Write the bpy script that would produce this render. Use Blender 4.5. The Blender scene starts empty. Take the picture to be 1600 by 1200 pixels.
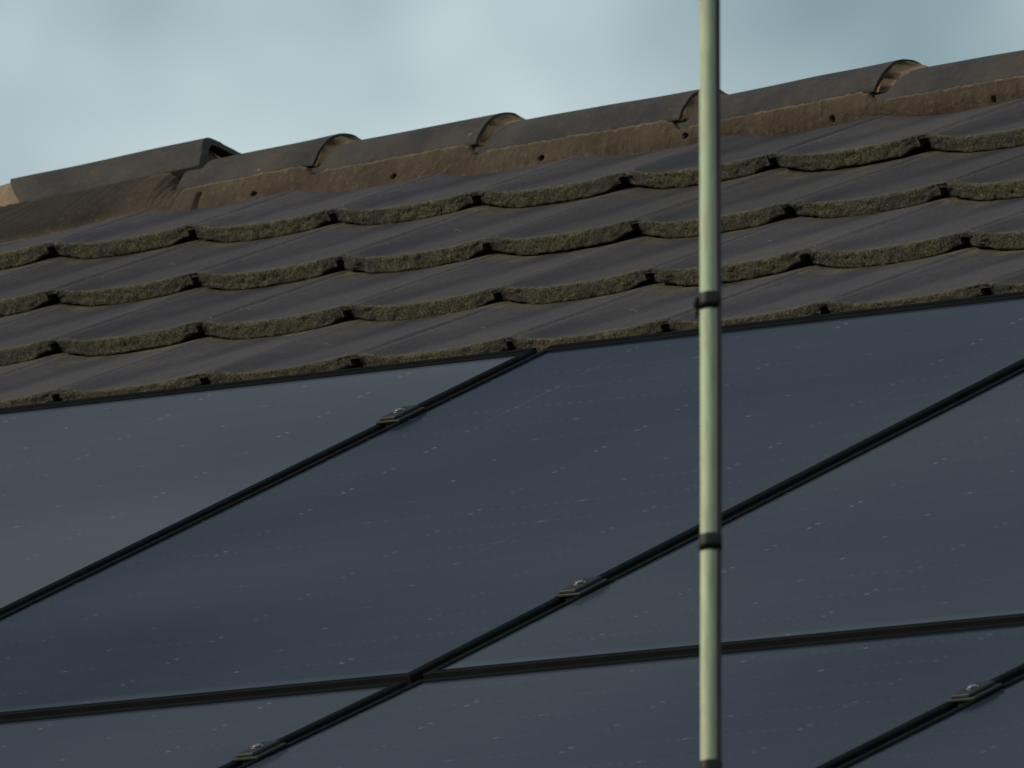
import bpy, bmesh, math, random
from mathutils import Vector, Matrix, noise

R = math.radians
S = bpy.context.scene
COL = S.collection
random.seed(7)

# ------------------------------------------------------------------ camera
F_PX, PHI, EL, PITCH = 23528.5, 0.6994011, 0.1336291, 0.3991616
CAM = Vector((12.16283641, -14.25822169, -2.14809188))
RT = Vector((math.cos(PHI), math.sin(PHI), 0))
AH = Vector((-math.sin(PHI), math.cos(PHI), 0))
ZU = Vector((0, 0, 1))
FW = math.cos(EL) * AH + math.sin(EL) * ZU
UPV = -math.sin(EL) * AH + math.cos(EL) * ZU
cam_d = bpy.data.cameras.new('camera')
cam_d.sensor_width = 36.0
cam_d.sensor_fit = 'HORIZONTAL'
cam_d.lens = F_PX / 1600 * 36
cam_d.clip_start = 0.5
cam_d.clip_end = 6000
cam_d.dof.use_dof = True
cam_d.dof.focus_distance = 20.6
cam_d.dof.aperture_fstop = 34.0
cam = bpy.data.objects.new('camera', cam_d)
m = Matrix((RT, UPV, -FW)).transposed().to_4x4()
m.translation = CAM
cam.matrix_world = m
COL.objects.link(cam)
S.camera = cam

# ------------------------------------------------------------------ sun, sky, exposure
SUN_LEFT, SUN_EL = R(80), R(23)      # degrees to the left of straight behind the camera
sun_h = math.cos(SUN_LEFT) * (-AH) + math.sin(SUN_LEFT) * (-RT)
sun_dir = (math.cos(SUN_EL) * sun_h + math.sin(SUN_EL) * ZU).normalized()
sun_d = bpy.data.lights.new('sun', 'SUN')
sun_d.energy = 3.3
sun_d.angle = R(1.2)
sun_d.color = (1.0, 0.90, 0.76)
sun = bpy.data.objects.new('sun', sun_d)
sun.rotation_euler = sun_dir.to_track_quat('Z', 'Y').to_euler()
COL.objects.link(sun)

W = bpy.data.worlds.new('World')
S.world = W
W.use_nodes = True
wt = W.node_tree
wt.nodes.clear()


def nd(t, kind, **kw):
    n = t.nodes.new(kind)
    for k, v in kw.items():
        if k in n.inputs:
            n.inputs[k].default_value = v
        else:
            setattr(n, k, v)
    return n


wo = nd(wt, 'ShaderNodeOutputWorld')
bg = nd(wt, 'ShaderNodeBackground', Strength=0.10)
sky = nd(wt, 'ShaderNodeTexSky', sky_type='NISHITA', sun_disc=False,
         sun_elevation=SUN_EL, sun_rotation=math.atan2(sun_dir.x, sun_dir.y))
sky.air_density = 1.0
sky.dust_density = 2.0
tc = nd(wt, 'ShaderNodeTexCoord')
# broad cloud masses, then finer vapour: the same everywhere round the sky
n1 = nd(wt, 'ShaderNodeTexNoise', Scale=10.0, Detail=4.0, Roughness=0.6)
n1.noise_dimensions = '4D'
n1.inputs['W'].default_value = 1.56
r1 = nd(wt, 'ShaderNodeValToRGB')
r1.color_ramp.elements[0].position = 0.40
r1.color_ramp.elements[1].position = 0.59
n2 = nd(wt, 'ShaderNodeTexNoise', Scale=30.0, Detail=3.0, Roughness=0.5)
n2.noise_dimensions = '4D'
n2.inputs['W'].default_value = 1.93
cc = nd(wt, 'ShaderNodeMix', data_type='RGBA')
cc.inputs['A'].default_value = (2.4, 3.4, 3.8, 1)     # cloud base, blue grey
cc.inputs['B'].default_value = (6.9, 8.05, 8.25, 1)     # bright cloud
mixs = nd(wt, 'ShaderNodeMix', data_type='RGBA')
mr = nd(wt, 'ShaderNodeMapRange')
mr.inputs['From Min'].default_value = 0.3
mr.inputs['From Max'].default_value = 0.7
mr.inputs['To Min'].default_value = 0.78
mr.inputs['To Max'].default_value = 1.0
wt.links.new(tc.outputs['Generated'], n1.inputs['Vector'])
wt.links.new(tc.outputs['Generated'], n2.inputs['Vector'])
nm_ = nd(wt, 'ShaderNodeMix', data_type='FLOAT')
nm_.inputs['Factor'].default_value = 0.38
wt.links.new(n1.outputs['Fac'], nm_.inputs['A'])
wt.links.new(n2.outputs['Fac'], nm_.inputs['B'])
wt.links.new(nm_.outputs['Result'], r1.inputs['Fac'])
wt.links.new(r1.outputs['Color'], cc.inputs['Factor'])
wt.links.new(n2.outputs['Fac'], mr.inputs['Value'])
wt.links.new(mr.outputs['Result'], mixs.inputs['Factor'])
wt.links.new(sky.outputs['Color'], mixs.inputs['A'])
wt.links.new(cc.outputs['Result'], mixs.inputs['B'])
wt.links.new(mixs.outputs['Result'], bg.inputs['Color'])
wt.links.new(bg.outputs['Background'], wo.inputs['Surface'])

S.view_settings.view_transform = 'Standard'
S.view_settings.look = 'None'
S.view_settings.gamma = 1.0
S.view_settings.use_curve_mapping = False
S.view_settings.exposure = 0.0
S.render.engine = 'CYCLES'
S.cycles.max_bounces = 6


# ------------------------------------------------------------------ material helpers
class T:
    """small helper around a material's node tree"""
    def __init__(self, name):
        self.mat = bpy.data.materials.new(name)
        self.mat.use_nodes = True
        self.t = self.mat.node_tree
        self.t.nodes.clear()
        self.out = nd(self.t, 'ShaderNodeOutputMaterial')

    def link(self, a, b):
        self.t.links.new(a, b)

    def val(self, x, sock):
        if hasattr(x, 'is_linked'):
            self.link(x, sock)
        else:
            sock.default_value = x

    def math(self, op, a, b=0.0, c=0.0, clamp=False):
        n = nd(self.t, 'ShaderNodeMath', operation=op, use_clamp=clamp)
        for i, v in enumerate((a, b, c)):
            self.val(v, n.inputs[i])
        return n.outputs[0]

    def coord(self, which='Object'):
        return nd(self.t, 'ShaderNodeTexCoord').outputs[which]

    def noise(self, vec, scale, detail=3.0, rough=0.55, w=None):
        n = nd(self.t, 'ShaderNodeTexNoise', Scale=scale, Detail=detail, Roughness=rough)
        if w is not None:
            n.noise_dimensions = '4D'
            self.val(w, n.inputs['W'])
        self.link(vec, n.inputs['Vector'])
        return n.outputs['Fac']

    def voronoi(self, vec, scale, feature='F1', out='Distance'):
        n = nd(self.t, 'ShaderNodeTexVoronoi', Scale=scale, feature=feature)
        self.link(vec, n.inputs['Vector'])
        return n.outputs[out]

    def rng(self, v, a, b, c=0.0, d=1.0):
        n = nd(self.t, 'ShaderNodeMapRange')
        self.link(v, n.inputs['Value'])
        for k, x in zip(('From Min', 'From Max', 'To Min', 'To Max'), (a, b, c, d)):
            n.inputs[k].default_value = x
        return n.outputs['Result']

    def mix(self, f, a, b):
        n = nd(self.t, 'ShaderNodeMix', data_type='RGBA')
        self.val(f, n.inputs['Factor'])
        for v, k in ((a, 'A'), (b, 'B')):
            if isinstance(v, tuple):
                n.inputs[k].default_value = (*v, 1)
            else:
                self.link(v, n.inputs[k])
        return n.outputs['Result']

    def bump(self, h, strength, dist, prev=None):
        n = nd(self.t, 'ShaderNodeBump', Strength=strength, Distance=dist)
        self.link(h, n.inputs['Height'])
        if prev is not None:
            self.link(prev, n.inputs['Normal'])
        return n.outputs['Normal']

    def rand(self):
        return nd(self.t, 'ShaderNodeObjectInfo').outputs['Random']

    def pbsdf(self, color, rough=0.7, normal=None, metal=0.0, spec=0.5):
        n = nd(self.t, 'ShaderNodeBsdfPrincipled')
        if isinstance(color, tuple):
            n.inputs['Base Color'].default_value = (*color, 1)
        else:
            self.link(color, n.inputs['Base Color'])
        self.val(rough, n.inputs['Roughness'])
        n.inputs['Metallic'].default_value = metal
        n.inputs['Specular IOR Level'].default_value = spec
        if normal is not None:
            self.link(normal, n.inputs['Normal'])
        return n.outputs['BSDF']

    def finish(self, sh):
        self.link(sh, self.out.inputs['Surface'])
        return self.mat


def mat_tile_top():
    t = T('tile_top')
    o = t.coord()
    rnd = t.rand()
    w = t.math('MULTIPLY', rnd, 37.0)
    n = t.noise(o, 9.0, 5, 0.6, w)
    col = t.mix(t.rng(n, 0.35, 0.68), (0.038, 0.035, 0.042), (0.058, 0.052, 0.052))
    col = t.mix(t.rng(t.math('FRACT', t.math('MULTIPLY', rnd, 7.3)), 0, 1, 0, 0.45), col, (0.046, 0.040, 0.037))
    # yellowish lichen film along the lap line under the course above, and a thin one on the nib edge
    sep = nd(t.t, 'ShaderNodeSeparateXYZ')
    t.link(o, sep.inputs[0])
    y = sep.outputs['Y']
    wob = t.noise(o, 26.0, 4, 0.6, w)
    lap = t.math('ADD', y, t.rng(wob, 0.3, 0.7, -0.016, 0.016))
    film = t.math('MULTIPLY', t.rng(lap, 0.300, 0.346, 0, 1), t.rng(wob, 0.40, 0.62, 0.15, 0.75))
    col = t.mix(film, col, (0.105, 0.088, 0.047))
    nib = t.math('MULTIPLY', t.rng(lap, 0.022, 0.0, 0, 1), t.rng(wob, 0.4, 0.6, 0.2, 0.85))
    col = t.mix(nib, col, (0.085, 0.078, 0.046))
    # algae streaks running down the slope
    mp = nd(t.t, 'ShaderNodeMapping')
    mp.inputs['Scale'].default_value = (1.0, 0.12, 1.0)
    t.link(o, mp.inputs['Vector'])
    st = t.noise(mp.outputs[0], 48.0, 4, 0.6, w)
    col = t.mix(t.rng(st, 0.45, 0.75, 0, 0.4), col, (0.028, 0.027, 0.034))
    # shading of the roll's flank, painted in as a soft dark diagonal band
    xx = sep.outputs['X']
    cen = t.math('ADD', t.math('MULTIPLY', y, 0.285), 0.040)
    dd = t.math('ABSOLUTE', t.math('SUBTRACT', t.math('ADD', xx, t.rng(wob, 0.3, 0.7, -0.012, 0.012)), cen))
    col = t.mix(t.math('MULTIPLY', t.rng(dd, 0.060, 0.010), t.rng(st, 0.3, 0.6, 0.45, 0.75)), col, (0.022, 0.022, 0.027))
    tone = t.rng(t.math('FRACT', t.math('MULTIPLY', rnd, 17.7)), 0, 1, 0.86, 1.16)
    hv = nd(t.t, 'ShaderNodeHueSaturation')
    t.link(col, hv.inputs['Color'])
    t.link(tone, hv.inputs['Value'])
    col = hv.outputs['Color']
    # sparse pale grit and droppings
    v = t.voronoi(o, 34.0)
    keep = t.math('GREATER_THAN', t.noise(o, 7.0, 2, 0.5, w), 0.57)
    speck = t.math('MULTIPLY', t.rng(v, 0.13, 0.06), keep)
    col = t.mix(t.math('MULTIPLY', speck, 0.55), col, (0.24, 0.22, 0.17))
    fine = t.noise(o, 420.0, 2, 0.6)
    hv2 = nd(t.t, 'ShaderNodeHueSaturation')
    t.link(col, hv2.inputs['Color'])
    t.link(t.rng(t.noise(o, 170.0, 4, 0.75, w), 0.3, 0.7, 0.72, 1.28), hv2.inputs['Value'])
    col = hv2.outputs['Color']
    nm = t.bump(fine, 0.35, 0.0015)
    nm = t.bump(n, 0.25, 0.006, nm)
    return t.finish(t.pbsdf(col, t.rng(n, 0.3, 0.7, 0.72, 0.86), nm, spec=0.04))


def mat_tile_edge():
    t = T('tile_edge_moss')
    o = t.coord()
    rnd = t.rand()
    w = t.math('MULTIPLY', rnd, 53.0)
    a = t.noise(o, 60.0, 5, 0.7, w)
    b = t.noise(o, 260.0, 4, 0.7, w)
    c = t.noise(o, 14.0, 3, 0.6, w)
    col = t.mix(t.rng(b, 0.36, 0.62), (0.012, 0.0115, 0.0095), (0.098, 0.087, 0.049))
    col = t.mix(t.rng(a, 0.46, 0.66, 0, 0.7), col, (0.043, 0.039, 0.029))
    col = t.mix(t.rng(c, 0.48, 0.66, 0, 0.75), col, (0.036, 0.035, 0.030))
    sep = nd(t.t, 'ShaderNodeSeparateXYZ')
    t.link(o, sep.inputs[0])
    xe = t.math('ADD', sep.outputs['X'], t.rng(a, 0.3, 0.7, -0.02, 0.02))
    bare = t.math('MAXIMUM', t.rng(xe, 0.225, 0.262), t.rng(xe, 0.052, 0.018))
    col = t.mix(t.math('MULTIPLY', bare, 0.75), col, t.mix(t.rng(b, 0.35, 0.65), (0.020, 0.020, 0.018), (0.052, 0.050, 0.044)))
    v = t.voronoi(o, 190.0)
    spk = t.math('MULTIPLY', t.rng(v, 0.34, 0.16), t.math('GREATER_THAN', a, 0.52))
    col = t.mix(t.math('MULTIPLY', spk, 0.45), col, (0.22, 0.20, 0.12))
    nm = t.bump(b, 0.9, 0.004)
    nm = t.bump(a, 0.7, 0.008, nm)
    return t.finish(t.pbsdf(col, 0.92, nm, spec=0.2))


def mat_ridge():
    t = T('ridge_tile_concrete')
    o = t.coord()
    w = t.math('MULTIPLY', t.rand(), 41.0)
    n = t.noise(o, 11.0, 5, 0.62, w)
    f = t.noise(o, 90.0, 4, 0.6, w)
    col = t.mix(t.rng(n, 0.36, 0.66), (0.029, 0.028, 0.030), (0.052, 0.046, 0.040))
    col = t.mix(t.rng(f, 0.55, 0.75, 0, 0.5), col, (0.080, 0.068, 0.050))
    v = t.voronoi(o, 40.0)
    keep = t.math('GREATER_THAN', n, 0.60)
    col = t.mix(t.math('MULTIPLY', t.math('MULTIPLY', t.rng(v, 0.16, 0.08), keep), 0.5), col, (0.30, 0.28, 0.24))
    nm = t.bump(t.noise(o, 380.0, 3, 0.6), 0.4, 0.0018)
    nm = t.bump(f, 0.3, 0.004, nm)
    return t.finish(t.pbsdf(col, 0.8, nm, spec=0.05))


def mat_mortar(name='bedding_mortar', lift=0.52, warm=1.0):
    t = T(name)
    o = t.coord()
    n = t.noise(o, 8.0, 5, 0.6)
    f = t.noise(o, 70.0, 5, 0.65)
    mp = nd(t.t, 'ShaderNodeMapping')
    mp.inputs['Scale'].default_value = (1.0, 0.2, 0.12)
    t.link(o, mp.inputs['Vector'])
    st = t.noise(mp.outputs[0], 130.0, 3, 0.6)
    k = lift
    col = t.mix(t.rng(n, 0.35, 0.65), (0.076 * k, 0.053 * k, 0.036 * k), (0.115 * k, 0.086 * k, 0.060 * k))
    col = t.mix(t.rng(f, 0.5, 0.75, 0, 0.5), col, (0.155 * k, 0.122 * k, 0.086 * k))
    col = t.mix(t.rng(st, 0.52, 0.74, 0, 0.6), col, (0.050 * k, 0.035 * k, 0.024 * k))
    at = nd(t.t, 'ShaderNodeAttribute', attribute_name='smear')
    col = t.mix(t.math('MULTIPLY', at.outputs['Fac'], t.rng(f, 0.35, 0.6, 0.2, 1.0)), col, (0.19, 0.145, 0.090))
    dark_at = nd(t.t, 'ShaderNodeAttribute', attribute_name='dark_end')
    col = t.mix(t.math('MULTIPLY', dark_at.outputs['Fac'], t.rng(n, 0.25, 0.6, 1.0, 0.8)), col, (0.016, 0.011, 0.0075))  # darker mortar towards the left end, above the bottom edge
    grit = t.voronoi(o, 210.0)
    col = t.mix(t.math('MULTIPLY', t.rng(grit, 0.30, 0.12), t.rng(f, 0.5, 0.6, 0.0, 0.5)), col, (0.17, 0.14, 0.10))
    if warm != 1.0:
        mw = nd(t.t, 'ShaderNodeMix', data_type='RGBA', blend_type='MULTIPLY')
        mw.inputs['Factor'].default_value = 1.0
        t.link(col, mw.inputs['A'])
        mw.inputs['B'].default_value = (1.0, 0.92 / warm, 0.80 / warm, 1)
        col = mw.outputs['Result']
    nm = t.bump(f, 0.6, 0.004)
    nm = t.bump(t.noise(o, 420.0, 3, 0.6), 0.7, 0.002, nm)
    nm = t.bump(st, 0.5, 0.002, nm)
    return t.finish(t.pbsdf(col, 0.92, nm, spec=0.15))


CELL_U, CELL_V, MARG_U, MARG_V = 0.185, 0.0935, 0.012, 0.0195


def mat_glass():
    t = T('solar_glass')
    o = t.coord()
    rnd = t.rand()
    sep = nd(t.t, 'ShaderNodeSeparateXYZ')
    t.link(o, sep.inputs[0])
    x, y = sep.outputs['X'], sep.outputs['Y']
    lu = t.math('DIVIDE', t.math('SUBTRACT', x, MARG_U), CELL_U)
    lv = t.math('DIVIDE', t.math('SUBTRACT', y, MARG_V), CELL_V)
    i = t.math('ROUND', lu)
    j = t.math('ROUND', lv)
    du = t.math('MULTIPLY', t.math('SUBTRACT', lu, i), CELL_U)
    dv = t.math('MULTIPLY', t.math('SUBTRACT', lv, j), CELL_V)
    par = t.math('ABSOLUTE', t.math('MODULO', i, 2.0))
    dv2 = t.math('SUBTRACT', t.math('ABSOLUTE', dv), t.math('MULTIPLY', par, 0.0095))
    e = t.math('ADD', t.math('POWER', t.math('DIVIDE', du, 0.0040), 2.0),
               t.math('POWER', t.math('DIVIDE', dv2, 0.0036), 2.0))
    vary = t.noise(o, 8.7, 2, 0.5, t.math('MULTIPLY', rnd, 91.0))
    dots = t.math('MULTIPLY', t.rng(e, 1.15, 0.35), t.rng(vary, 0.36, 0.62, 0.02, 0.125))
    # soldered ribbons crossing each gap between half cells: rows of fine dashes
    pu = t.math('FRACT', t.math('DIVIDE', t.math('SUBTRACT', x, MARG_U), CELL_U / 10))
    dash = t.math('MULTIPLY', t.rng(t.math('ABSOLUTE', t.math('SUBTRACT', pu, 0.5)), 0.22, 0.12),
                  t.rng(t.math('ABSOLUTE', dv), 0.0045, 0.002))
    vary2 = t.noise(o, 3.1, 3, 0.6, t.math('MULTIPLY', rnd, 57.0))
    dash = t.math('MULTIPLY', dash, t.rng(vary2, 0.40, 0.65, 0.008, 0.030))
    # hair line along the ribbon between columns
    line = t.math('MULTIPLY', t.rng(t.math('ABSOLUTE', du), 0.0014, 0.0007), t.rng(vary2, 0.56, 0.72, 0.0, 0.06))
    mask = t.math('MAXIMUM', dots, t.math('MAXIMUM', dash, line))
    mpc = nd(t.t, 'ShaderNodeMapping')
    mpc.inputs['Scale'].default_value = (0.8, 1.1, 1.0)
    mpc.inputs['Rotation'].default_value = (0, 0, 0.35)
    t.link(o, mpc.inputs['Vector'])
    cloud_shade = t.noise(mpc.outputs[0], 1.1, 1, 0.4, t.math('MULTIPLY', rnd, 13.0))
    tone = nd(t.t, 'ShaderNodeAttribute', attribute_type='OBJECT', attribute_name='tone').outputs['Fac']
    tf = t.math('ADD', t.rng(cloud_shade, 0.3, 0.7, -0.26, 0.26), tone, clamp=True)  # cloud reflection painted into the cell colour, set per panel
    col = t.mix(tf, (0.002, 0.007, 0.016), (0.042, 0.048, 0.060))
    # thin film of road dust
    film = t.noise(o, 2.3, 4, 0.55, t.math('MULTIPLY', rnd, 29.0))
    col = t.mix(t.rng(film, 0.3, 0.75, 0.02, 0.06), col, (0.13, 0.135, 0.15))
    low = t.math('MULTIPLY', t.rng(t.math('ADD', y, t.rng(film, 0.3, 0.7, -0.012, 0.012)), 0.050, 0.014), 0.14)
    col = t.mix(low, col, (0.14, 0.17, 0.18))
    col = t.mix(mask, col, (0.50, 0.60, 0.64))
    grain = t.noise(o, 700.0, 2, 0.6)
    wave = t.noise(o, 1.1, 2, 0.5, t.math('MULTIPLY', rnd, 77.0))
    nm = t.bump(grain, 0.12, 0.0006)
    nm = t.bump(wave, 0.20, 0.02, nm)
    base = t.pbsdf(col, 0.6, None, spec=0.0)
    gl = nd(t.t, 'ShaderNodeBsdfGlossy', Roughness=0.06)
    gl.inputs['Color'].default_value = (0.91, 0.89, 1.0, 1)
    t.link(nm, gl.inputs['Normal'])
    mx = nd(t.t, 'ShaderNodeMixShader', Fac=0.066)
    t.link(base, mx.inputs[1])
    t.link(gl.outputs[0], mx.inputs[2])
    return t.finish(mx.outputs[0])


def mat_simple(name, col, rough, metal=0.0, spec=0.5, var=0.25, scale=30.0):
    t = T(name)
    o = t.coord()
    n = t.noise(o, scale, 4, 0.6)
    c2 = tuple(min(1, c * (1 + var)) for c in col)
    c1 = tuple(c * (1 - var) for c in col)
    c = t.mix(t.rng(n, 0.3, 0.7), c1, c2)
    nm = t.bump(t.noise(o, scale * 9, 3, 0.6), 0.15, 0.001)
    return t.finish(t.pbsdf(c, rough, nm, metal, spec))


def mat_dark(name, col, gloss):
    # matt black anodised metal: dull diffuse with a weak, even sheen
    t = T(name)
    o = t.coord()
    n = t.noise(o, 20.0, 4, 0.6)
    c = t.mix(t.rng(n, 0.3, 0.7), tuple(k * 0.7 for k in col), tuple(k * 1.4 for k in col))
    base = t.pbsdf(c, 0.7, None, spec=0.0)
    gl = nd(t.t, 'ShaderNodeBsdfGlossy', Roughness=0.6)
    gl.inputs['Color'].default_value = (0.9, 0.95, 1, 1)
    mx = nd(t.t, 'ShaderNodeMixShader', Fac=gloss)
    t.link(base, mx.inputs[1])
    t.link(gl.outputs[0], mx.inputs[2])
    return t.finish(mx.outputs[0])


def mat_pole():
    t = T('pole_paint')
    o = t.coord()
    mp = nd(t.t, 'ShaderNodeMapping')
    mp.inputs['Scale'].default_value = (1, 1, 0.10)
    t.link(o, mp.inputs['Vector'])
    n = t.noise(mp.outputs[0], 70.0, 5, 0.65)
    m2 = t.noise(o, 9.0, 4, 0.6)
    col = t.mix(t.rng(n, 0.35, 0.65), (0.29, 0.36, 0.25), (0.41, 0.465, 0.30))
    col = t.mix(t.rng(m2, 0.45, 0.7, 0, 0.7), col, (0.33, 0.325, 0.225))
    m3 = t.noise(mp.outputs[0], 260.0, 4, 0.7)
    col = t.mix(t.rng(m3, 0.48, 0.70, 0, 0.6), col, (0.17, 0.19, 0.15))
    nm = t.bump(n, 0.3, 0.001)
    return t.finish(t.pbsdf(col, 0.5, nm, spec=0.25))


M = dict(
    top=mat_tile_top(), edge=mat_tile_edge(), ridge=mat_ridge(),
    mortar=mat_mortar(), fill=mat_mortar('end_mortar', 2.1, 1.05), cap=mat_mortar('cap_mortar', 1.45), glass=mat_glass(),
    frame=mat_dark('black_anodised', (0.0035, 0.0038, 0.0042), 0.009), lipedge=mat_dark('painted_edge_glint', (0.11, 0.11, 0.105), 0.05),  # lipedge: light caught by the frame edge, put in as paler grey
    clamp=mat_dark('clamp_black', (0.011, 0.011, 0.010), 0.035),
    bolt=mat_simple('bolt_steel', (0.16, 0.16, 0.165), 0.45, 1.0, 0.5),
    rail=mat_simple('rail_aluminium', (0.10, 0.10, 0.10), 0.5, 0.6),
    deck=mat_simple('roof_felt', (0.03, 0.03, 0.03), 0.9, 0, 0.2),
    wall=mat_simple('render_wall', (0.52, 0.48, 0.40), 0.85, 0, 0.2, 0.08, 6),
    pole=mat_pole(),
    tape=mat_simple('black_tape', (0.007, 0.007, 0.008), 0.55, 0, 0.25),
    tube_dark=mat_simple('shade_tube_black', (0.010, 0.011, 0.012), 0.55),
    grass=mat_simple('lawn', (0.055, 0.080, 0.030), 0.9, 0, 0.2, 0.35, 1.5),
)


# ------------------------------------------------------------------ object helpers
def mesh_obj(name, verts, faces, mats, parent=None, pinv=None, fmat=None, smooth=False):
    me = bpy.data.meshes.new(name)
    me.from_pydata([tuple(v) for v in verts], [], faces)
    for mm in (mats if isinstance(mats, (list, tuple)) else [mats]):
        me.materials.append(mm)
    if fmat:
        me.polygons.foreach_set('material_index', fmat)
    if smooth is True:
        me.polygons.foreach_set('use_smooth', [True] * len(faces))
    elif smooth:
        me.polygons.foreach_set('use_smooth', smooth)
    me.update()
    return link(me, name, parent, pinv)


def link(me, name, parent=None, pinv=None):
    o = bpy.data.objects.new(name, me)
    COL.objects.link(o)
    if parent is not None:
        o.parent = parent
        if pinv is not None:
            o.matrix_parent_inverse = pinv
    return o


def tag(o, label=None, cat=None, group=None, kind=None):
    for k, v in (('label', label), ('category', cat), ('group', group), ('kind', kind)):
        if v:
            o[k] = v
    return o


def empty(name, mat):
    o = bpy.data.objects.new(name, None)
    o.empty_display_size = 0.1
    COL.objects.link(o)
    o.matrix_world = mat
    return o


def bm_box(bm, x0, x1, y0, y1, z0, z1, mat=0):
    vs = [bm.verts.new((x, y, z)) for z in (z0, z1) for y in (y0, y1) for x in (x0, x1)]
    for f in ((0, 2, 3, 1), (4, 5, 7, 6), (0, 1, 5, 4), (2, 6, 7, 3), (0, 4, 6, 2), (1, 3, 7, 5)):
        fc = bm.faces.new([vs[k] for k in f])
        fc.material_index = mat


def bm_tube(bm, pts, rad, seg=16, cap=True):
    rings = []
    for k, p in enumerate(pts):
        p = Vector(p)
        d = (Vector(pts[min(k + 1, len(pts) - 1)]) - Vector(pts[max(k - 1, 0)])).normalized()
        a = d.orthogonal().normalized()
        if rings:
            a = (la - d * la.dot(d)).normalized()
        la = a
        b = d.cross(a)
        r = rad[k] if isinstance(rad, (list, tuple)) else rad
        rings.append([bm.verts.new(p + r * (math.cos(t) * a + math.sin(t) * b))
                      for t in (2 * math.pi * s / seg for s in range(seg))])
    for k in range(len(rings) - 1):
        for s in range(seg):
            f = bm.faces.new((rings[k][s], rings[k][(s + 1) % seg], rings[k + 1][(s + 1) % seg], rings[k + 1][s]))
            f.smooth = True
    if cap:
        bm.faces.new(rings[0][::-1])
        bm.faces.new(rings[-1])


def bm_obj(bm, name, mats, parent=None, pinv=None, bevel=0.0):
    if bevel:
        bmesh.ops.bevel(bm, geom=bm.edges[:], offset=bevel, segments=1, affect='EDGES')
    bmesh.ops.recalc_face_normals(bm, faces=bm.faces[:])
    me = bpy.data.meshes.new(name)
    bm.to_mesh(me)
    bm.free()
    for mm in (mats if isinstance(mats, (list, tuple)) else [mats]):
        me.materials.append(mm)
    return link(me, name, parent, pinv)


def axes(p):
    return (Vector((1, 0, 0)), Vector((0, math.cos(p), math.sin(p))), Vector((0, -math.sin(p), math.cos(p))))


def frame_at(p, u, v, n, rz=0.0, rx=0.0, ry=0.0):
    U, V, N = axes(p)
    mm = Matrix((U, V, N)).transposed().to_4x4()
    mm.translation = u * U + v * V + n * N
    return mm @ Matrix.Rotation(rz, 4, 'Z') @ Matrix.Rotation(rx, 4, 'X') @ Matrix.Rotation(ry, 4, 'Y')


# ------------------------------------------------------------------ setting: ground, house, roof deck
GZ = CAM.z - 1.6
g = mesh_obj('ground', [(-3000, -3000, GZ), (3000, -3000, GZ), (3000, 3000, GZ), (-3000, 3000, GZ)], [(0, 1, 2, 3)], M['grass'])
tag(g, kind='structure')

TP = math.tan(PITCH)
N_REF = -0.085
RIDGE_Y = 3.325
RIDGE_Z = RIDGE_Y * TP + N_REF / math.cos(PITCH)          # roof surface carried up to the ridge line
house_loc = Vector((-1.5, RIDGE_Y, GZ))
HOUSE = empty('house', Matrix.Translation(house_loc))
tag(HOUSE, 'house roof of dark interlocking tiles with mossy edges and a mortared ridge', 'house')
HINV = Matrix.Translation(-house_loc)

DECK_N = -0.135
HX0, HX1 = -7.0, 4.5
EAVE_Y = -2.10


def zs(y, n):   # height of the front slope at y, offset n along its normal
    yy = y if y <= RIDGE_Y else 2 * RIDGE_Y - y
    return yy * TP + n / math.cos(PITCH)


yb = 2 * RIDGE_Y - EAVE_Y
prof = [(EAVE_Y, zs(EAVE_Y, DECK_N)), (RIDGE_Y, zs(RIDGE_Y, DECK_N)), (yb, zs(yb, DECK_N)),
        (yb, zs(yb, DECK_N) - 0.16), (RIDGE_Y, zs(RIDGE_Y, DECK_N) - 0.17), (EAVE_Y, zs(EAVE_Y, DECK_N) - 0.16)]
vs = [(HX0, y, z) for y, z in prof] + [(HX1, y, z) for y, z in prof]
fs = [(k, (k + 1) % 6, (k + 1) % 6 + 6, k + 6) for k in range(6)] + [(0, 5, 4, 1), (1, 4, 3, 2), (6, 7, 10, 11), (7, 8, 9, 10)]
ROOF = mesh_obj('roof', vs, fs, M['deck'], HOUSE, HINV)
RINV = HINV.copy()   # roof has an identity world matrix
RINV = Matrix.Identity(4)

wy0, wy1 = EAVE_Y + 0.45, yb - 0.45
wz = zs(wy0, DECK_N) - 0.17
wr = zs(RIDGE_Y, DECK_N) - 0.18
wp = [(wy0, GZ), (wy1, GZ), (wy1, wz), (RIDGE_Y, wr), (wy0, wz)]
vs = [(HX0 + 0.3, y, z) for y, z in wp] + [(HX1 - 0.3, y, z) for y, z in wp]
fs = [(0, 1, 2, 3, 4), (9, 8, 7, 6, 5)] + [(k, k + 5, (k + 1) % 5 + 5, (k + 1) % 5) for k in range(5)]
mesh_obj('wall', vs, fs, M['wall'], HOUSE, HINV)

# ------------------------------------------------------------------ roof tiles
TW, TG, TSTEP, THICK = 0.288705, 0.345007, 0.0265, 0.0258
N0 = -0.067
TU, TV = -2.118191 + 0.004, 2.853224
PROF = [(0, 0.0), (0.04, -0.0018), (0.10, -0.0050), (0.18, -0.0084), (0.25, -0.0097), (0.35, -0.0102), (0.50, -0.0097),
        (0.62, -0.0082), (0.72, -0.0068), (0.80, -0.0050), (0.87, -0.0028), (0.94, -0.0008), (1.03, 0.0)]


def hprof(t):
    for (a, ha), (b, hb) in zip(PROF, PROF[1:]):
        if t <= b:
            k = (t - a) / (b - a)
            return ha + (hb - ha) * k
    return 0.0


def hsm(x):
    t = x / TW
    return sum(hprof(t + d - 1 if t + d > 1 else max(0, t + d)) for d in (-0.02, -0.01, 0, 0.01, 0.02)) / 5


def sstep(x):
    x = max(0.0, min(1.0, x))
    return x * x * (3 - 2 * x)


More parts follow.
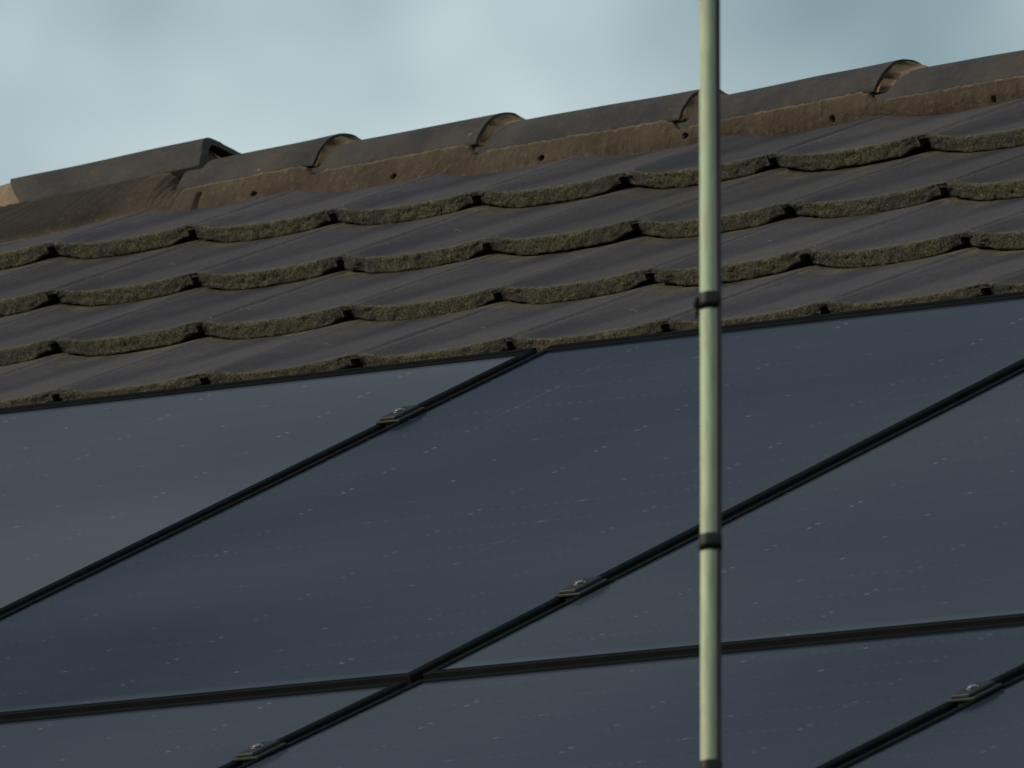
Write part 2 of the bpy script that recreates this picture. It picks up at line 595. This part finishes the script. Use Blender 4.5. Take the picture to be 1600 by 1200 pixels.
def body_th(x):
    """thickness of the tile body: hollowed under the roll and a little at the start"""
    t = x / TW
    return THICK - 0.0078 * sstep((t - 0.80) / 0.14) - 0.0035 * sstep((0.26 - t) / 0.2)


def tile_mesh(seed, length):
    rs = random.Random(seed)
    off = Vector((rs.uniform(0, 50), rs.uniform(0, 50), rs.uniform(0, 50)))
    x0, xb, xl = 0.0035, TW - 0.0130, TW + 0.0085        # body start, body end, end of the overlapping lip
    xs = [x0 + (xb - x0) * k / 40 for k in range(41)] + [xb + (xl - xb) * k / 3 for k in (1, 2, 3)]
    nb = 41
    ys = [0.0028, 0.0075, 0.014, 0.05, 0.12, 0.20, 0.28, 0.345, length]
    verts, faces, fm, sm = [], [], [], []
    top = []
    for x in xs:
        col = []
        for q, y in enumerate(ys):
            z = hsm(x) - TSTEP * y / TG
            if x < 0.009:                       # the next tile's lip lies over this strip
                z -= 0.0072
            if x > xl - 0.001:                  # thin feathered end of the lip
                z -= 0.0046
            yy = y
            if q == 0:
                z += -0.0006 + 0.0012 * noise.noise(Vector((x * 60, 0, 0)) + off)
                yy += 0.0022 * noise.noise(Vector((x * 45, 3, 0)) + off) + 0.0012 * noise.noise(Vector((x * 190, 5, 0)) + off)
            elif q < 4:
                z += 0.0005 * noise.noise(Vector((x * 40, y * 40, 7)) + off)
            verts.append((x, yy, z))
            col.append(len(verts) - 1)
        top.append(col)
    for a, b in zip(top, top[1:]):
        for k in range(len(ys) - 1):
            faces.append((a[k], b[k], b[k + 1], a[k + 1]))
            xm = verts[a[k]][0]
            creep = noise.noise(Vector((xm * 38, 21, 0)) + off) + 0.5 * noise.noise(Vector((xm * 130, 3, 5)) + off)
            fm.append(1 if (k == 0 and creep > -0.15) or (k == 1 and creep > 0.62) else 0)
            sm.append(True)
    # front face, rough and mossy; lip columns are thin
    rows = 6
    fr = []
    for ci, x in enumerate(xs):
        th = body_th(x) if ci < nb else 0.0085
        col = []
        for r in range(rows + 1):
            s = r / rows
            z = hsm(x) - (0.0076 if x < 0.009 else 0.0056 if x > xl - 0.001 else 0.0016) * (1 - s) - th * s
            y = 0.0022 * s
            p = Vector((x * 70, s * 2.3, 11)) + off
            p2 = Vector((x * 240, s * 6, 2)) + off
            y += 0.0020 * noise.noise(p) + 0.0032 * noise.noise(p2) - 0.0012 * abs(noise.noise(p2 * 2.3))
            if r == rows:
                z += 0.0016 * noise.noise(Vector((x * 90, 1, 31)) + off)
            verts.append((x, y, z))
            col.append(len(verts) - 1)
        fr.append(col)
    for ci in range(len(xs) - 1):
        a, b = fr[ci], fr[ci + 1]
        if ci == nb - 1:
            # step from body to lip: rebuild a thin column at the body end
            a2 = []
            for r in range(rows + 1):
                s = r / rows
                verts.append((xs[ci], 0.001, hsm(xs[ci]) - 0.0016 - (0.0085 - 0.0016) * s))
                a2.append(len(verts) - 1)
            thin0 = a2
            a = a2
        for r in range(rows):
            faces.append((a[r + 1], b[r + 1], b[r], a[r]))
            fm.append(1)
            sm.append(True)
        faces.append((a[0], b[0], top[ci + 1][0], top[ci][0]))
        fm.append(1)
        sm.append(True)
    # underside, sides and back
    def bot(x, th, y):
        verts.append((x, y, hsm(x) - TSTEP * y / TG - th))
        return len(verts) - 1
    bb = [bot(xs[c], body_th(xs[c]), length) for c in range(nb)]
    for c in range(nb - 1):
        faces.append((fr[c][rows], bb[c], bb[c + 1], fr[c + 1][rows]))
        fm.append(0); sm.append(True)
        faces.append((top[c][-1], top[c + 1][-1], bb[c + 1], bb[c]))
        fm.append(0); sm.append(False)
    # left side
    faces.append(tuple([top[0][0]] + fr[0][:] + [bb[0]] + top[0][:0:-1]))
    fm.append(1); sm.append(False)
    # wall under the lip (right end of the body)
    u0 = bot(xs[nb - 1], 0.0085, length)
    faces.append(tuple([thin0[-1], u0, bb[nb - 1]] + fr[nb - 1][:1:-1]))
    fm.append(1); sm.append(False)
    # lip underside and outer side
    lb = [u0] + [bot(xs[c], 0.0085, length) for c in range(nb, nb + 3)]
    lf = [thin0[-1]] + [fr[c][rows] for c in range(nb, nb + 3)]
    for c in range(3):
        faces.append((lf[c], lb[c], lb[c + 1], lf[c + 1]))
        fm.append(0); sm.append(False)
    faces.append(tuple([top[-1][0]] + top[-1][1:] + [lb[-1]] + fr[-1][::-1]))
    fm.append(1); sm.append(False)
    me = bpy.data.meshes.new('roof_tile')
    me.from_pydata(verts, [], faces)
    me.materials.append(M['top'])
    me.materials.append(M['edge'])
    me.polygons.foreach_set('material_index', fm)
    me.polygons.foreach_set('use_smooth', sm)
    me.update()
    return me


full_tiles = [tile_mesh(100 + k, 0.415) for k in range(7)]
short_tiles = [tile_mesh(200 + k, 0.325) for k in range(5)]
for k in range(-1, 6):                       # k = 0 is the course under the ridge
    if k < 0:
        continue
    v = TV + TG * (1 - k)
    for c in range(-5, 11):
        u = TU + TW * (c - 4)
        me = random.choice(short_tiles if k == 0 else full_tiles)
        o = link(me, 'roof_tile', ROOF, RINV)
        o.matrix_basis = frame_at(PITCH, u + random.gauss(0, 0.0008), v + random.gauss(0, 0.0022), N0 + abs(random.gauss(0, 0.0009)),
                                  rz=random.gauss(0, 0.0022), rx=random.gauss(0, 0.0012), ry=random.gauss(0, 0.0022))


def tile_top_z(x, y):
    """world height of the top course's surface at world x, y"""
    v = y / math.cos(PITCH)
    for _ in range(3):
        n = N0 + hsm((x - TU) % TW) - TSTEP * (v - (TV + TG)) / TG
        v = (y + n * math.sin(PITCH)) / math.cos(PITCH)
    return v * math.sin(PITCH) + n * math.cos(PITCH)


# ------------------------------------------------------------------ ridge tiles
RR, HALF = 0.0915, R(69)
RT_TH = 0.0125


def ridge_section(kind):
    """outer outline from the near side over the apex to the far side: (dy, dz) from the apex"""
    if kind == 'round':
        return [(RR * math.sin(a), RR * (math.cos(a) - 1)) for a in
                (-HALF + 2 * HALF * k / 28 for k in range(29))]
    near, far = (-0.062, -0.060), (0.092, -0.030)
    pts = []
    for k in range(10):
        s = k / 10
        pts.append((near[0] * (1 - s) - 0.006 * s, near[1] * (1 - s) - 0.003 * s))
    pts += [(-0.006, -0.003), (-0.003, -0.0008), (0.0, 0.0), (0.004, -0.0004), (0.009, -0.0022)]
    for k in range(1, 10):
        s = k / 9
        pts.append((0.009 * (1 - s) + far[0] * s, -0.0022 * (1 - s) + far[1] * s))
    for _ in range(14):                      # worn, softly rounded arris
        pts = [pts[0]] + [((a[0] + 2 * b[0] + c[0]) / 4, (a[1] + 2 * b[1] + c[1]) / 4) for a, b, c in zip(pts, pts[1:], pts[2:])] + [pts[-1]]
    top_z = max(p[1] for p in pts)
    return [(y, z - top_z) for y, z in pts]


def offset_in(sec, d):
    out = []
    for k, (y, z) in enumerate(sec):
        y0, z0 = sec[max(0, k - 1)]
        y1, z1 = sec[min(len(sec) - 1, k + 1)]
        ty, tz = y1 - y0, z1 - z0
        l = math.hypot(ty, tz)
        out.append((y + d * tz / l, z - d * ty / l))
    return out


def ridge_tile(kind, x0, z0, x1, z1, seed, skew=0.0):
    rs = random.Random(seed)
    off = Vector((rs.uniform(0, 90), 0, rs.uniform(0, 90)))
    sec = ridge_section(kind)
    ins = offset_in(sec, RT_TH)
    n = len(sec)
    st = 26
    verts, faces, sm = [], [], []
    ox, oz = (x0 + x1) / 2, (z0 + z1) / 2
    for i in range(st + 1):
        s = i / st
        x = x0 + (x1 - x0) * s
        z = z0 + (z1 - z0) * s
        endj = 1 if i in (0, st) else 0
        for q, layer in enumerate((sec, ins)):
            for (dy, dz) in layer:
                j = 0.0016 * noise.noise(Vector((x * 9, dy * 20, dz * 20)) + off)
                e = endj * 0.0035 * noise.noise(Vector((dy * 60, dz * 60, i)) + off)
                if i == 0 and kind == 'round':
                    e -= 0.02
                verts.append((x - ox + e - skew * (2 - s) * dz / 0.06, dy + j * 0.3, z - oz + dz + j))
    N2 = 2 * n
    for i in range(st):
        a, b = i * N2, (i + 1) * N2
        for k in range(n - 1):
            faces.append((a + k, a + k + 1, b + k + 1, b + k)); sm.append(True)
            faces.append((a + n + k, b + n + k, b + n + k + 1, a + n + k + 1)); sm.append(True)
        for k in (0, n - 1):
            faces.append((a + k, b + k, b + n + k, a + n + k)); sm.append(False)
    for base in (0, st * N2):
        for k in range(n - 1):
            faces.append((base + k, base + n + k, base + n + k + 1, base + k + 1)); sm.append(False)
    o = mesh_obj('ridge_tile', verts, faces, M['ridge'], ROOF, RINV, smooth=sm)
    o.location = (ox, RIDGE_Y, oz)
    return o


# x and apex height where each tile comes out from under its neighbour, and where it ends
RT_LIST = [
    ('round', -4.46, 1.334, -4.06, 1.348),
    ('round', -4.06, 1.318, -3.690, 1.326),
    ('angle', -3.606, 1.345, -3.192, 1.370),
    ('round', -3.127, 1.334, -2.899, 1.347),
    ('round', -2.880, 1.333, -2.568, 1.348),
    ('round', -2.545, 1.333, -2.164, 1.346),
    ('round', -2.144, 1.331, -1.782, 1.352),
    ('round', -1.752, 1.335, -1.385, 1.349),
    ('round', -1.362, 1.334, -0.985, 1.349),
    ('round', -0.962, 1.334, -0.585, 1.348),
    ('round', -0.562, 1.334, -0.190, 1.348),
]
RT_LIST = [(kd, a - 0.0629, b + 0.0157, c - 0.0629, d + 0.0157) for kd, a, b, c, d in RT_LIST]
for k, (kind, x0, z0, x1, z1) in enumerate(RT_LIST):
    slope = (z1 - z0) / (x1 - x0)
    tuck = 0.035 if kind == 'round' else 0.0
    ridge_tile(kind, x0 - tuck, z0 - slope * tuck - 0.001, x1, z1, 900 + k, skew=0.04 if kind == 'angle' else 0.0)


def ridge_apex(x):
    best = None
    for kind, x0, z0, x1, z1 in RT_LIST:
        if x <= x1:
            return z0 + (z1 - z0) * (x - x0) / (x1 - x0), kind
    return 1.34, 'round'


# mortar packed into the open end of each ridge tile
for k in range(len(RT_LIST) - 1):
    kind, _, _, x1, z1 = RT_LIST[k]
    nk, n0, nz, _, _ = RT_LIST[k + 1]
    rs = random.Random(300 + k)
    off = Vector((rs.uniform(0, 90), rs.uniform(0, 90), 0))
    sec = ridge_section(kind)
    outer = offset_in(sec, 0.019 if kind == 'angle' else 0.0042)
    inner = offset_in(sec, 0.070 if kind == 'angle' else 0.050 if nk == 'angle' else 0.0185)
    verts, faces = [], []
    n = len(sec)
    depth = 6
    for i in range(depth + 1):
        s = i / depth
        xe = x1 - 0.045 + (0.045 + (0.004 if kind == 'round' else -0.006)) * s
        for lay, pts in enumerate((outer, inner)):
            for q, (dy, dz) in enumerate(pts):
                e = (0.009 * noise.noise(Vector((dy * 45, dz * 45, 4)) + off) if i == depth else 0)
                bulge = ((n0 - x1) + 0.010 + 0.007 * noise.noise(Vector((dy * 40, 3, k)))) * lay if i == depth else 0
                verts.append((xe - x1 + e + bulge, dy, dz))
    N2 = 2 * n
    for i in range(depth):
        a, b = i * N2, (i + 1) * N2
        for q in range(n - 1):
            faces.append((a + q, a + q + 1, b + q + 1, b + q))
            faces.append((a + n + q, b + n + q, b + n + q + 1, a + n + q + 1))
    base = depth * N2
    for q in range(n - 1):
        faces.append((base + q, base + n + q, base + n + q + 1, base + q + 1))
    o = mesh_obj('mortar_fill', verts, faces, M['fill'], ROOF, RINV, smooth=True)
    o.location = (x1, RIDGE_Y, z1)

# mortar that closes the skewed left end of the angular ridge tile
_, ax0, az0, _, _ = RT_LIST[2]
verts, faces = [], []
for i in range(9):
    a = i / 8                      # along the ridge, away from the tile
    for j in range(11):
        b = 1.22 * j / 10          # from the apex down the near side
        p = Vector((0.084 * b - 0.012 - 0.13 * a, -0.062 * b, -0.060 * b))
        p += Vector((0, 0.007 + 0.035 * a * a, -0.006 - 0.045 * a * a))
        p.y -= 0.004 * noise.noise(Vector((a * 5, b * 4, 1))) + 0.0025 * noise.noise(Vector((a * 17, b * 13, 4)))
        verts.append((p.x + 0.012, p.y, p.z))
for i in range(8):
    for j in range(10):
        q = i * 11 + j
        faces.append((q, q + 1, q + 12, q + 11))
o = mesh_obj('mortar_fill', verts, faces, M['cap'], ROOF, RINV, smooth=True)
o.location = (ax0, RIDGE_Y, az0)

# the bedding mortar under the near side of the ridge, one ragged strip with weep holes
VM = [(-4.6, 3.23), (-3.55, 3.25), (-3.46, 3.32), (-3.36, 3.405), (-3.19, 3.455), (-2.97, 3.460), (-2.71, 3.452), (-2.3, 3.470),
      (-1.8, 3.486), (-1.5, 3.480), (0.4, 3.476)]
HOLES = [(-3.017, 1.254), (-2.728, 1.252), (-2.435, 1.254), (-2.155, 1.256), (-1.871, 1.258), (-1.561, 1.256), (-1.26, 1.257), (-0.96, 1.257)]


HOLES = [(x - 0.052, dz) for (x, _), dz in zip(HOLES, (0.011, 0.012, 0.010, 0.015, 0.011, 0.009, 0.013, 0.010))]


def lerp_tab(tab, x):
    for (a, ya), (b, yb_) in zip(tab, tab[1:]):
        if x <= b:
            k = max(0, (x - a) / (b - a))
            return ya + (yb_ - ya) * k
    return tab[-1][1]


verts, faces, smear, dark_end = [], [], [], []
NX, NS = 1500, 20
X0, X1 = -4.5, -0.15
for i in range(NX + 1):
    x = X0 + (X1 - X0) * i / NX
    vm = lerp_tab(VM, x) + 0.004 * noise.noise(Vector((x * 14, 0, 0))) + 0.002 * noise.noise(Vector((x * 60, 4, 0)))
    y_b = vm * math.cos(PITCH) + 0.033            # plane n = -0.085 carried to y
    z_b = tile_top_z(x, y_b) - 0.004
    ap, kind = ridge_apex(x)
    # blend across the laps so that the strip does not jump
    ap = sum(ridge_apex(x + d)[0] for d in (-0.02, -0.01, 0, 0.01, 0.02)) / 5
    rag = 0.0016 * noise.noise(Vector((x * 22, 8, 0))) + 0.0022 * noise.noise(Vector((x * 90, 2, 0)))
    ang = max(0.0, min(1.0, (-3.228 - x) / 0.03)) * max(0.0, min(1.0, (x + 3.66) / 0.03))
    z_t = ap - (0.0565 * (1 - ang) + 0.058 * ang) + rag
    y_t = RIDGE_Y - (0.0875 * (1 - ang) + 0.060 * ang)
    y_b = min(y_b, y_t + 0.006)
    z_b = tile_top_z(x, y_b) - 0.004
    crack = abs(x + 3.186) < 0.0035
    for r in range(NS + 1):
        s = r / NS
        y = y_b + (y_t - y_b) * (s ** (0.8 + 0.25 * ang))
        z = z_b + (z_t - z_b) * s
        y += (0.0014 - 0.0009 * ang) * noise.noise(Vector((x * 30, s * 2.5, 3))) + (0.0009 - 0.0006 * ang) * noise.noise(Vector((x * 120, s * 7, 9)))
        y -= (0.004 + 0.006 * ang) * math.sin(math.pi * s)
        for hx, hz in HOLES:
            d = math.hypot((x - hx) / (0.0042 if hx < -2 else 0.0036), (z - z_b - 0.004 - hz) / 0.0038)
            if d < 1.15:
                y += 0.03 * min(1, (1.15 - d) / 0.35)
        for _, _, _, ex, _ in RT_LIST:          # dark notch where a raised end leaves the bedding open
            if -0.008 < x - ex < 0.022 and s > 0.78 + 0.15 * abs(x - ex - 0.006) / 0.014:
                y += 0.016
        if crack and s < 0.75:
            y += 0.02
        verts.append((x, y, z))
        dark_end.append(max(0.0, min(1.0, (-3.275 - x) / 0.09 + 0.15 * noise.noise(Vector((x * 30, s * 3, 0))))) * sstep((s - 0.06) / 0.18))
        smear.append(max(0, 1 - s / 0.10) + max(0, 1 - (1 - s) / 0.07) * 0.6)
    # top return under the ridge tile
    verts.append((x, y_t + 0.012, z_t - 0.004 * (1 - ang)))
    smear.append(0.3)
    dark_end.append(0.0)
NC = NS + 2
for i in range(NX):
    for r in range(NC - 1):
        a = i * NC + r
        faces.append((a, a + NC, a + NC + 1, a + 1))
mo = mesh_obj('ridge_mortar', verts, faces, M['mortar'], ROOF, RINV, smooth=True)
at = mo.data.attributes.new('smear', 'FLOAT', 'POINT')
at.data.foreach_set('value', smear)
at = mo.data.attributes.new('dark_end', 'FLOAT', 'POINT')
at.data.foreach_set('value', dark_end)

# ------------------------------------------------------------------ solar panels
PW, PL, PGAP, VGAP = 1.132, 1.754, 0.022, 0.028
FH, LIP = 0.035, 0.0125


def frame_mesh():
    bm = bmesh.new()
    # extruded profile: outer wall, top lip over the glass, bottom flange
    def bar(p0, p1, inward):
        d = (p1 - p0)
        bv = 0.0003 if inward.y > 0.5 else 0.0019
        prof = [(0, -FH), (0, -bv), (bv, 0), (LIP, 0), (LIP, -0.0022), (0.002, -0.0022), (0.002, -FH + 0.0018), (0.026, -FH + 0.0018), (0.026, -FH)]
        ends = []
        for p, sgn in ((p0, 1), (p1, -1)):
            ring = []
            for o, z in prof:
                q = p + inward * o + d.normalized() * (o * sgn)   # mitred corner
                ring.append(bm.verts.new((q.x, q.y, z)))
            ends.append(ring)
        k = len(prof)
        for s in range(k):
            fc = bm.faces.new((ends[0][s], ends[0][(s + 1) % k], ends[1][(s + 1) % k], ends[1][s]))
            fc.material_index = 1 if s == 1 and inward.x > 0.5 else 0
        bm.faces.new(ends[0][::-1])
        bm.faces.new(ends[1])
    g = 0.0002
    c = [Vector((g, 0, 0)), Vector((PW - g, 0, 0)), Vector((PW, g, 0)), Vector((PW, PL - g, 0)), Vector((PW - g, PL, 0)), Vector((g, PL, 0)), Vector((0, PL - g, 0)), Vector((0, g, 0))]
    bar(c[0], c[1], Vector((0, 1, 0)))
    bar(c[2], c[3], Vector((-1, 0, 0)))
    bar(c[4], c[5], Vector((0, -1, 0)))
    bar(c[6], c[7], Vector((1, 0, 0)))
    bmesh.ops.recalc_face_normals(bm, faces=bm.faces[:])
    me = bpy.data.meshes.new('frame')
    bm.to_mesh(me)
    bm.free()
    me.materials.append(M['frame'])
    me.materials.append(M['lipedge'])
    return me


def glass_mesh(seed):
    rs = random.Random(seed)
    nu, nv = 14, 20
    i0 = 0.003
    sag = rs.uniform(0.0020, 0.0045)
    vt, fc = [], []
    for z0 in (0, -0.0032):
        for j in range(nv + 1):
            for i in range(nu + 1):
                a, b = i / nu, j / nv
                z = -0.0024 - sag * math.sin(math.pi * a) * math.sin(math.pi * b) + z0
                vt.append((i0 + (PW - 2 * i0) * a, i0 + (PL - 2 * i0) * b, z))
    K = (nu + 1) * (nv + 1)
    for j in range(nv):
        for i in range(nu):
            a = j * (nu + 1) + i
            fc.append((a, a + 1, a + nu + 2, a + nu + 1))
            fc.append((K + a, K + a + nu + 1, K + a + nu + 2, K + a + 1))
    me = bpy.data.meshes.new('glass')
    me.from_pydata(vt, [], fc)
    me.polygons.foreach_set('use_smooth', [True] * len(fc))
    me.materials.append(M['glass'])
    me.update()
    return me


def rail_mesh():
    bm = bmesh.new()
    x0, x1 = -PGAP / 2 + 0.0005, PW + PGAP / 2 - 0.0005
    # one box section with two feet, made as a single outline and given depth
    z0, z1, zf = -FH - 0.038, -FH - 0.0002, -0.135
    out = [(x0, z1), (x0, z0), (0.285, z0), (0.285, zf), (0.315, zf), (0.315, z0), (0.845, z0), (0.845, zf), (0.875, zf), (0.875, z0), (x1, z0), (x1, z1)]
    a = [bm.verts.new((x, -0.02, z)) for x, z in out]
    b = [bm.verts.new((x, 0.02, z)) for x, z in out]
    k = len(out)
    for q in range(k):
        bm.faces.new((a[q], a[(q + 1) % k], b[(q + 1) % k], b[q]))
    bm.faces.new(a)
    bm.faces.new(b[::-1])
    bmesh.ops.recalc_face_normals(bm, faces=bm.faces[:])
    me = bpy.data.meshes.new('rail')
    bm.to_mesh(me)
    bm.free()
    me.materials.append(M['rail'])
    return me


def trim_mesh():
    bm = bmesh.new()
    bm_box(bm, 0.003, PW - 0.003, PL + 0.0006, PL + 0.013, -0.030, 0.0014)
    bmesh.ops.bevel(bm, geom=bm.edges[:], offset=0.0012, segments=2, affect='EDGES')
    bmesh.ops.recalc_face_normals(bm, faces=bm.faces[:])
    me = bpy.data.meshes.new('edge_trim')
    bm.to_mesh(me)
    bm.free()
    me.materials.append(M['frame'])
    return me


FRAME_ME, RAIL_ME, TRIM_ME = frame_mesh(), rail_mesh(), trim_mesh()
P_LOW = PITCH - 0.0191573
UP_LOW = 0.0177
PITCH_U = 1.154


def panel(col, row, label, tone, rx=0.0, ry=0.0, rz=0.0, seed=0):
    p = PITCH if row else P_LOW
    u = col * PITCH_U + PGAP / 2 + (0 if row else UP_LOW)
    v = VGAP / 2 if row else -VGAP / 2 - PL
    root = empty('solar_panel', frame_at(p, u, v, 0.0, rz, rx, ry))
    tag(root, label, 'solar panel', 'solar panels in two rows on the roof')
    link(FRAME_ME, 'frame', root)
    link(glass_mesh(seed), 'glass', root)['tone'] = tone
    for rv in (0.33, 1.41):
        link(RAIL_ME, 'rail', root).location = (0, rv, 0)
    if row:
        link(TRIM_ME, 'edge_trim', root)
    return root


panel(-2, 1, 'pale grey solar panel at the left edge, just below the mossy roof tiles', 0.80, seed=1, ry=0.0006)
panel(-1, 1, 'large dark blue solar panel in the middle of the picture', 0.12, seed=2)
panel(0, 1, 'solar panel at the right edge, above the horizontal gap and behind the green pole', 0.42, seed=3, rx=-0.0004)
panel(-1, 0, 'solar panel in the lower left corner, below the horizontal gap', 0.45, seed=4)
panel(0, 0, 'lower row solar panel at the bottom centre, crossed by the foot of the pole', 0.36, seed=5, ry=-0.0005)
panel(1, 0, 'solar panel cut off by the lower right corner of the picture', 0.22, seed=6)


# ------------------------------------------------------------------ mid clamps holding two panels
def clamp(col, row, v, label):
    p = PITCH if row else P_LOW
    u = col * PITCH_U + (0 if row else UP_LOW)
    root = empty('panel_clamp', frame_at(p, u, v, 0.0004, rz=random.uniform(-0.02, 0.02)))
    tag(root, label, 'clamp', 'black clamps on the panel seams')
    bm = bmesh.new()
    L2 = 0.030
    bm_box(bm, -0.0215, 0.0215, -L2, L2, 0.0, 0.0032)            # flanges over both frames
    bm_obj(bm, 'flange', M['clamp'], root, bevel=0.0006)
    bm = bmesh.new()
    bm_box(bm, -0.0145, 0.0135, -L2 + 0.002, L2 - 0.002, 0.0034, 0.0078)
    bm_box(bm, -0.0085, 0.0085, -L2 + 0.004, L2 - 0.004, -0.034, -0.0004)   # stem in the gap
    bm_obj(bm, 'block', M['clamp'], root, bevel=0.0009)
    bm = bmesh.new()
    bm_tube(bm, [(-0.001, 0, 0.0080), (-0.001, 0, 0.0086)], 0.0082, 20)     # washer
    bm_tube(bm, [(-0.001, 0, 0.0088), (-0.001, 0, 0.0104), (-0.001, 0, 0.0110)], [0.0058, 0.0058, 0.0050], 18)
    bm_obj(bm, 'bolt', M['bolt'], root)
    return root


clamp(-1, 1, 1.448, 'black clamp with a bright bolt on the seam nearest the roof tiles')
clamp(0, 1, 0.366, 'black clamp with a bolt just left of the pole, above the crossing of the seams')
clamp(0, 0, -0.330, 'black clamp with a bolt at the bottom edge, below the crossing of the seams')
clamp(1, 0, -0.368, 'black clamp with a bolt near the lower right corner')

# ------------------------------------------------------------------ pole in front of the house
A_H = 15.4 * math.cos(EL)


def pole_xy(px):
    p = CAM + 15.4 * (RT * ((px - 800) / F_PX) + FW)
    return Vector((p.x, p.y, 0))


def pole_z(py):
    return CAM.z + A_H * math.tan(EL + math.atan((600 - py) / F_PX))


PX = 15.4 / F_PX                      # metres per photograph pixel at the pole
base = pole_xy(1108.2)
POLE = empty('garden_pole', Matrix.Translation((base.x, base.y, GZ)))
tag(POLE, 'pale green upright pole bound with black tape in front of the roof', 'pole')
pz = lambda py: pole_z(py) - GZ
bm = bmesh.new()
zz = [(-0.3 if k == 0 else 0) + (pz(-700) + 0.3) * k / 60 for k in range(61)]
bm_tube(bm, [(0.0006 * math.sin(z * 2.1), 0.0004 * math.cos(z * 3.3), z) for z in zz],
        [15.4 * PX + 0.00015 * math.sin(z * 5) for z in zz], 40)
bm_obj(bm, 'shaft', M['pole'], POLE)
# dark tube added along the shaft to imitate its shaded side
coff = RT * (12.8 * PX) - AH * (11.0 * PX)
bm = bmesh.new()
bm_tube(bm, [(coff.x + 0.0007 * math.sin(z * 9.0), coff.y, z) for z in [0.05 + (pz(-650) - 0.05) * k / 150 for k in range(151)]], 6.0 * PX, 14)
bm_obj(bm, 'shade_tube', M['tube_dark'], POLE)


def tape_band(py0, py1, knot=False):
    bm = bmesh.new()
    # a belt round shaft and dark tube: convex outline of the two circles
    pts = []
    for k in range(48):
        t = 2 * math.pi * k / 48
        d = RT * math.cos(t) + AH * math.sin(t)
        r1 = 16.3 * PX
        r2 = coff.dot(d) + 6.6 * PX
        pts.append(d * r1 if r1 >= r2 else coff + d * (6.6 * PX))
    rows = [pz(py1), pz(py1) + 0.0006, pz((py0 + py1) / 2), pz(py0) - 0.0006, pz(py0)]
    sc = [0.97, 1.0, 1.01, 1.0, 0.97]
    rg = [[bm.verts.new((p.x * s, p.y * s, z + 0.0006 * math.sin(3 * k / 48 * 6.28) + (0.0012 if k > 20 else 0) * (s < 1)))
           for k, p in enumerate(pts)] for z, s in zip(rows, sc)]
    for a, b in zip(rg, rg[1:]):
        for k in range(48):
            bm.faces.new((a[k], a[(k + 1) % 48], b[(k + 1) % 48], b[k])).smooth = True
    bm.faces.new(rg[0][::-1])
    bm.faces.new(rg[-1])
    o = bm_obj(bm, 'tape_band', M['tape'], POLE)
    if knot:
        bm = bmesh.new()
        c = -RT * (17.5 * PX)
        zc = pz(474)
        bm_tube(bm, [(c.x * s, c.y * s, zc + dz) for s, dz in ((0.9, 0.0062), (1.10, 0.0048), (1.20, 0.0005), (1.12, -0.0038), (0.95, -0.0062))],
                [0.0012, 0.0028, 0.0036, 0.0030, 0.0012], 12)
        bm_tube(bm, [(c.x * s, c.y * s, zc + dz) for s, dz in ((1.10, -0.003), (1.16, -0.0085), (1.10, -0.0135), (1.14, -0.0165))],
                [0.0018, 0.0017, 0.0015, 0.0006], 8)
        bm_tube(bm, [(c.x * s, c.y * s, zc + dz) for s, dz in ((1.02, -0.004), (0.98, -0.009), (1.0, -0.0125))],
                [0.0016, 0.0015, 0.0006], 8)
        bm_obj(bm, 'tape_tail', M['tape'], o)


tape_band(459, 484, True)
tape_band(836, 861)
tape_band(1190, 1215)
tape_band(-22, -1)
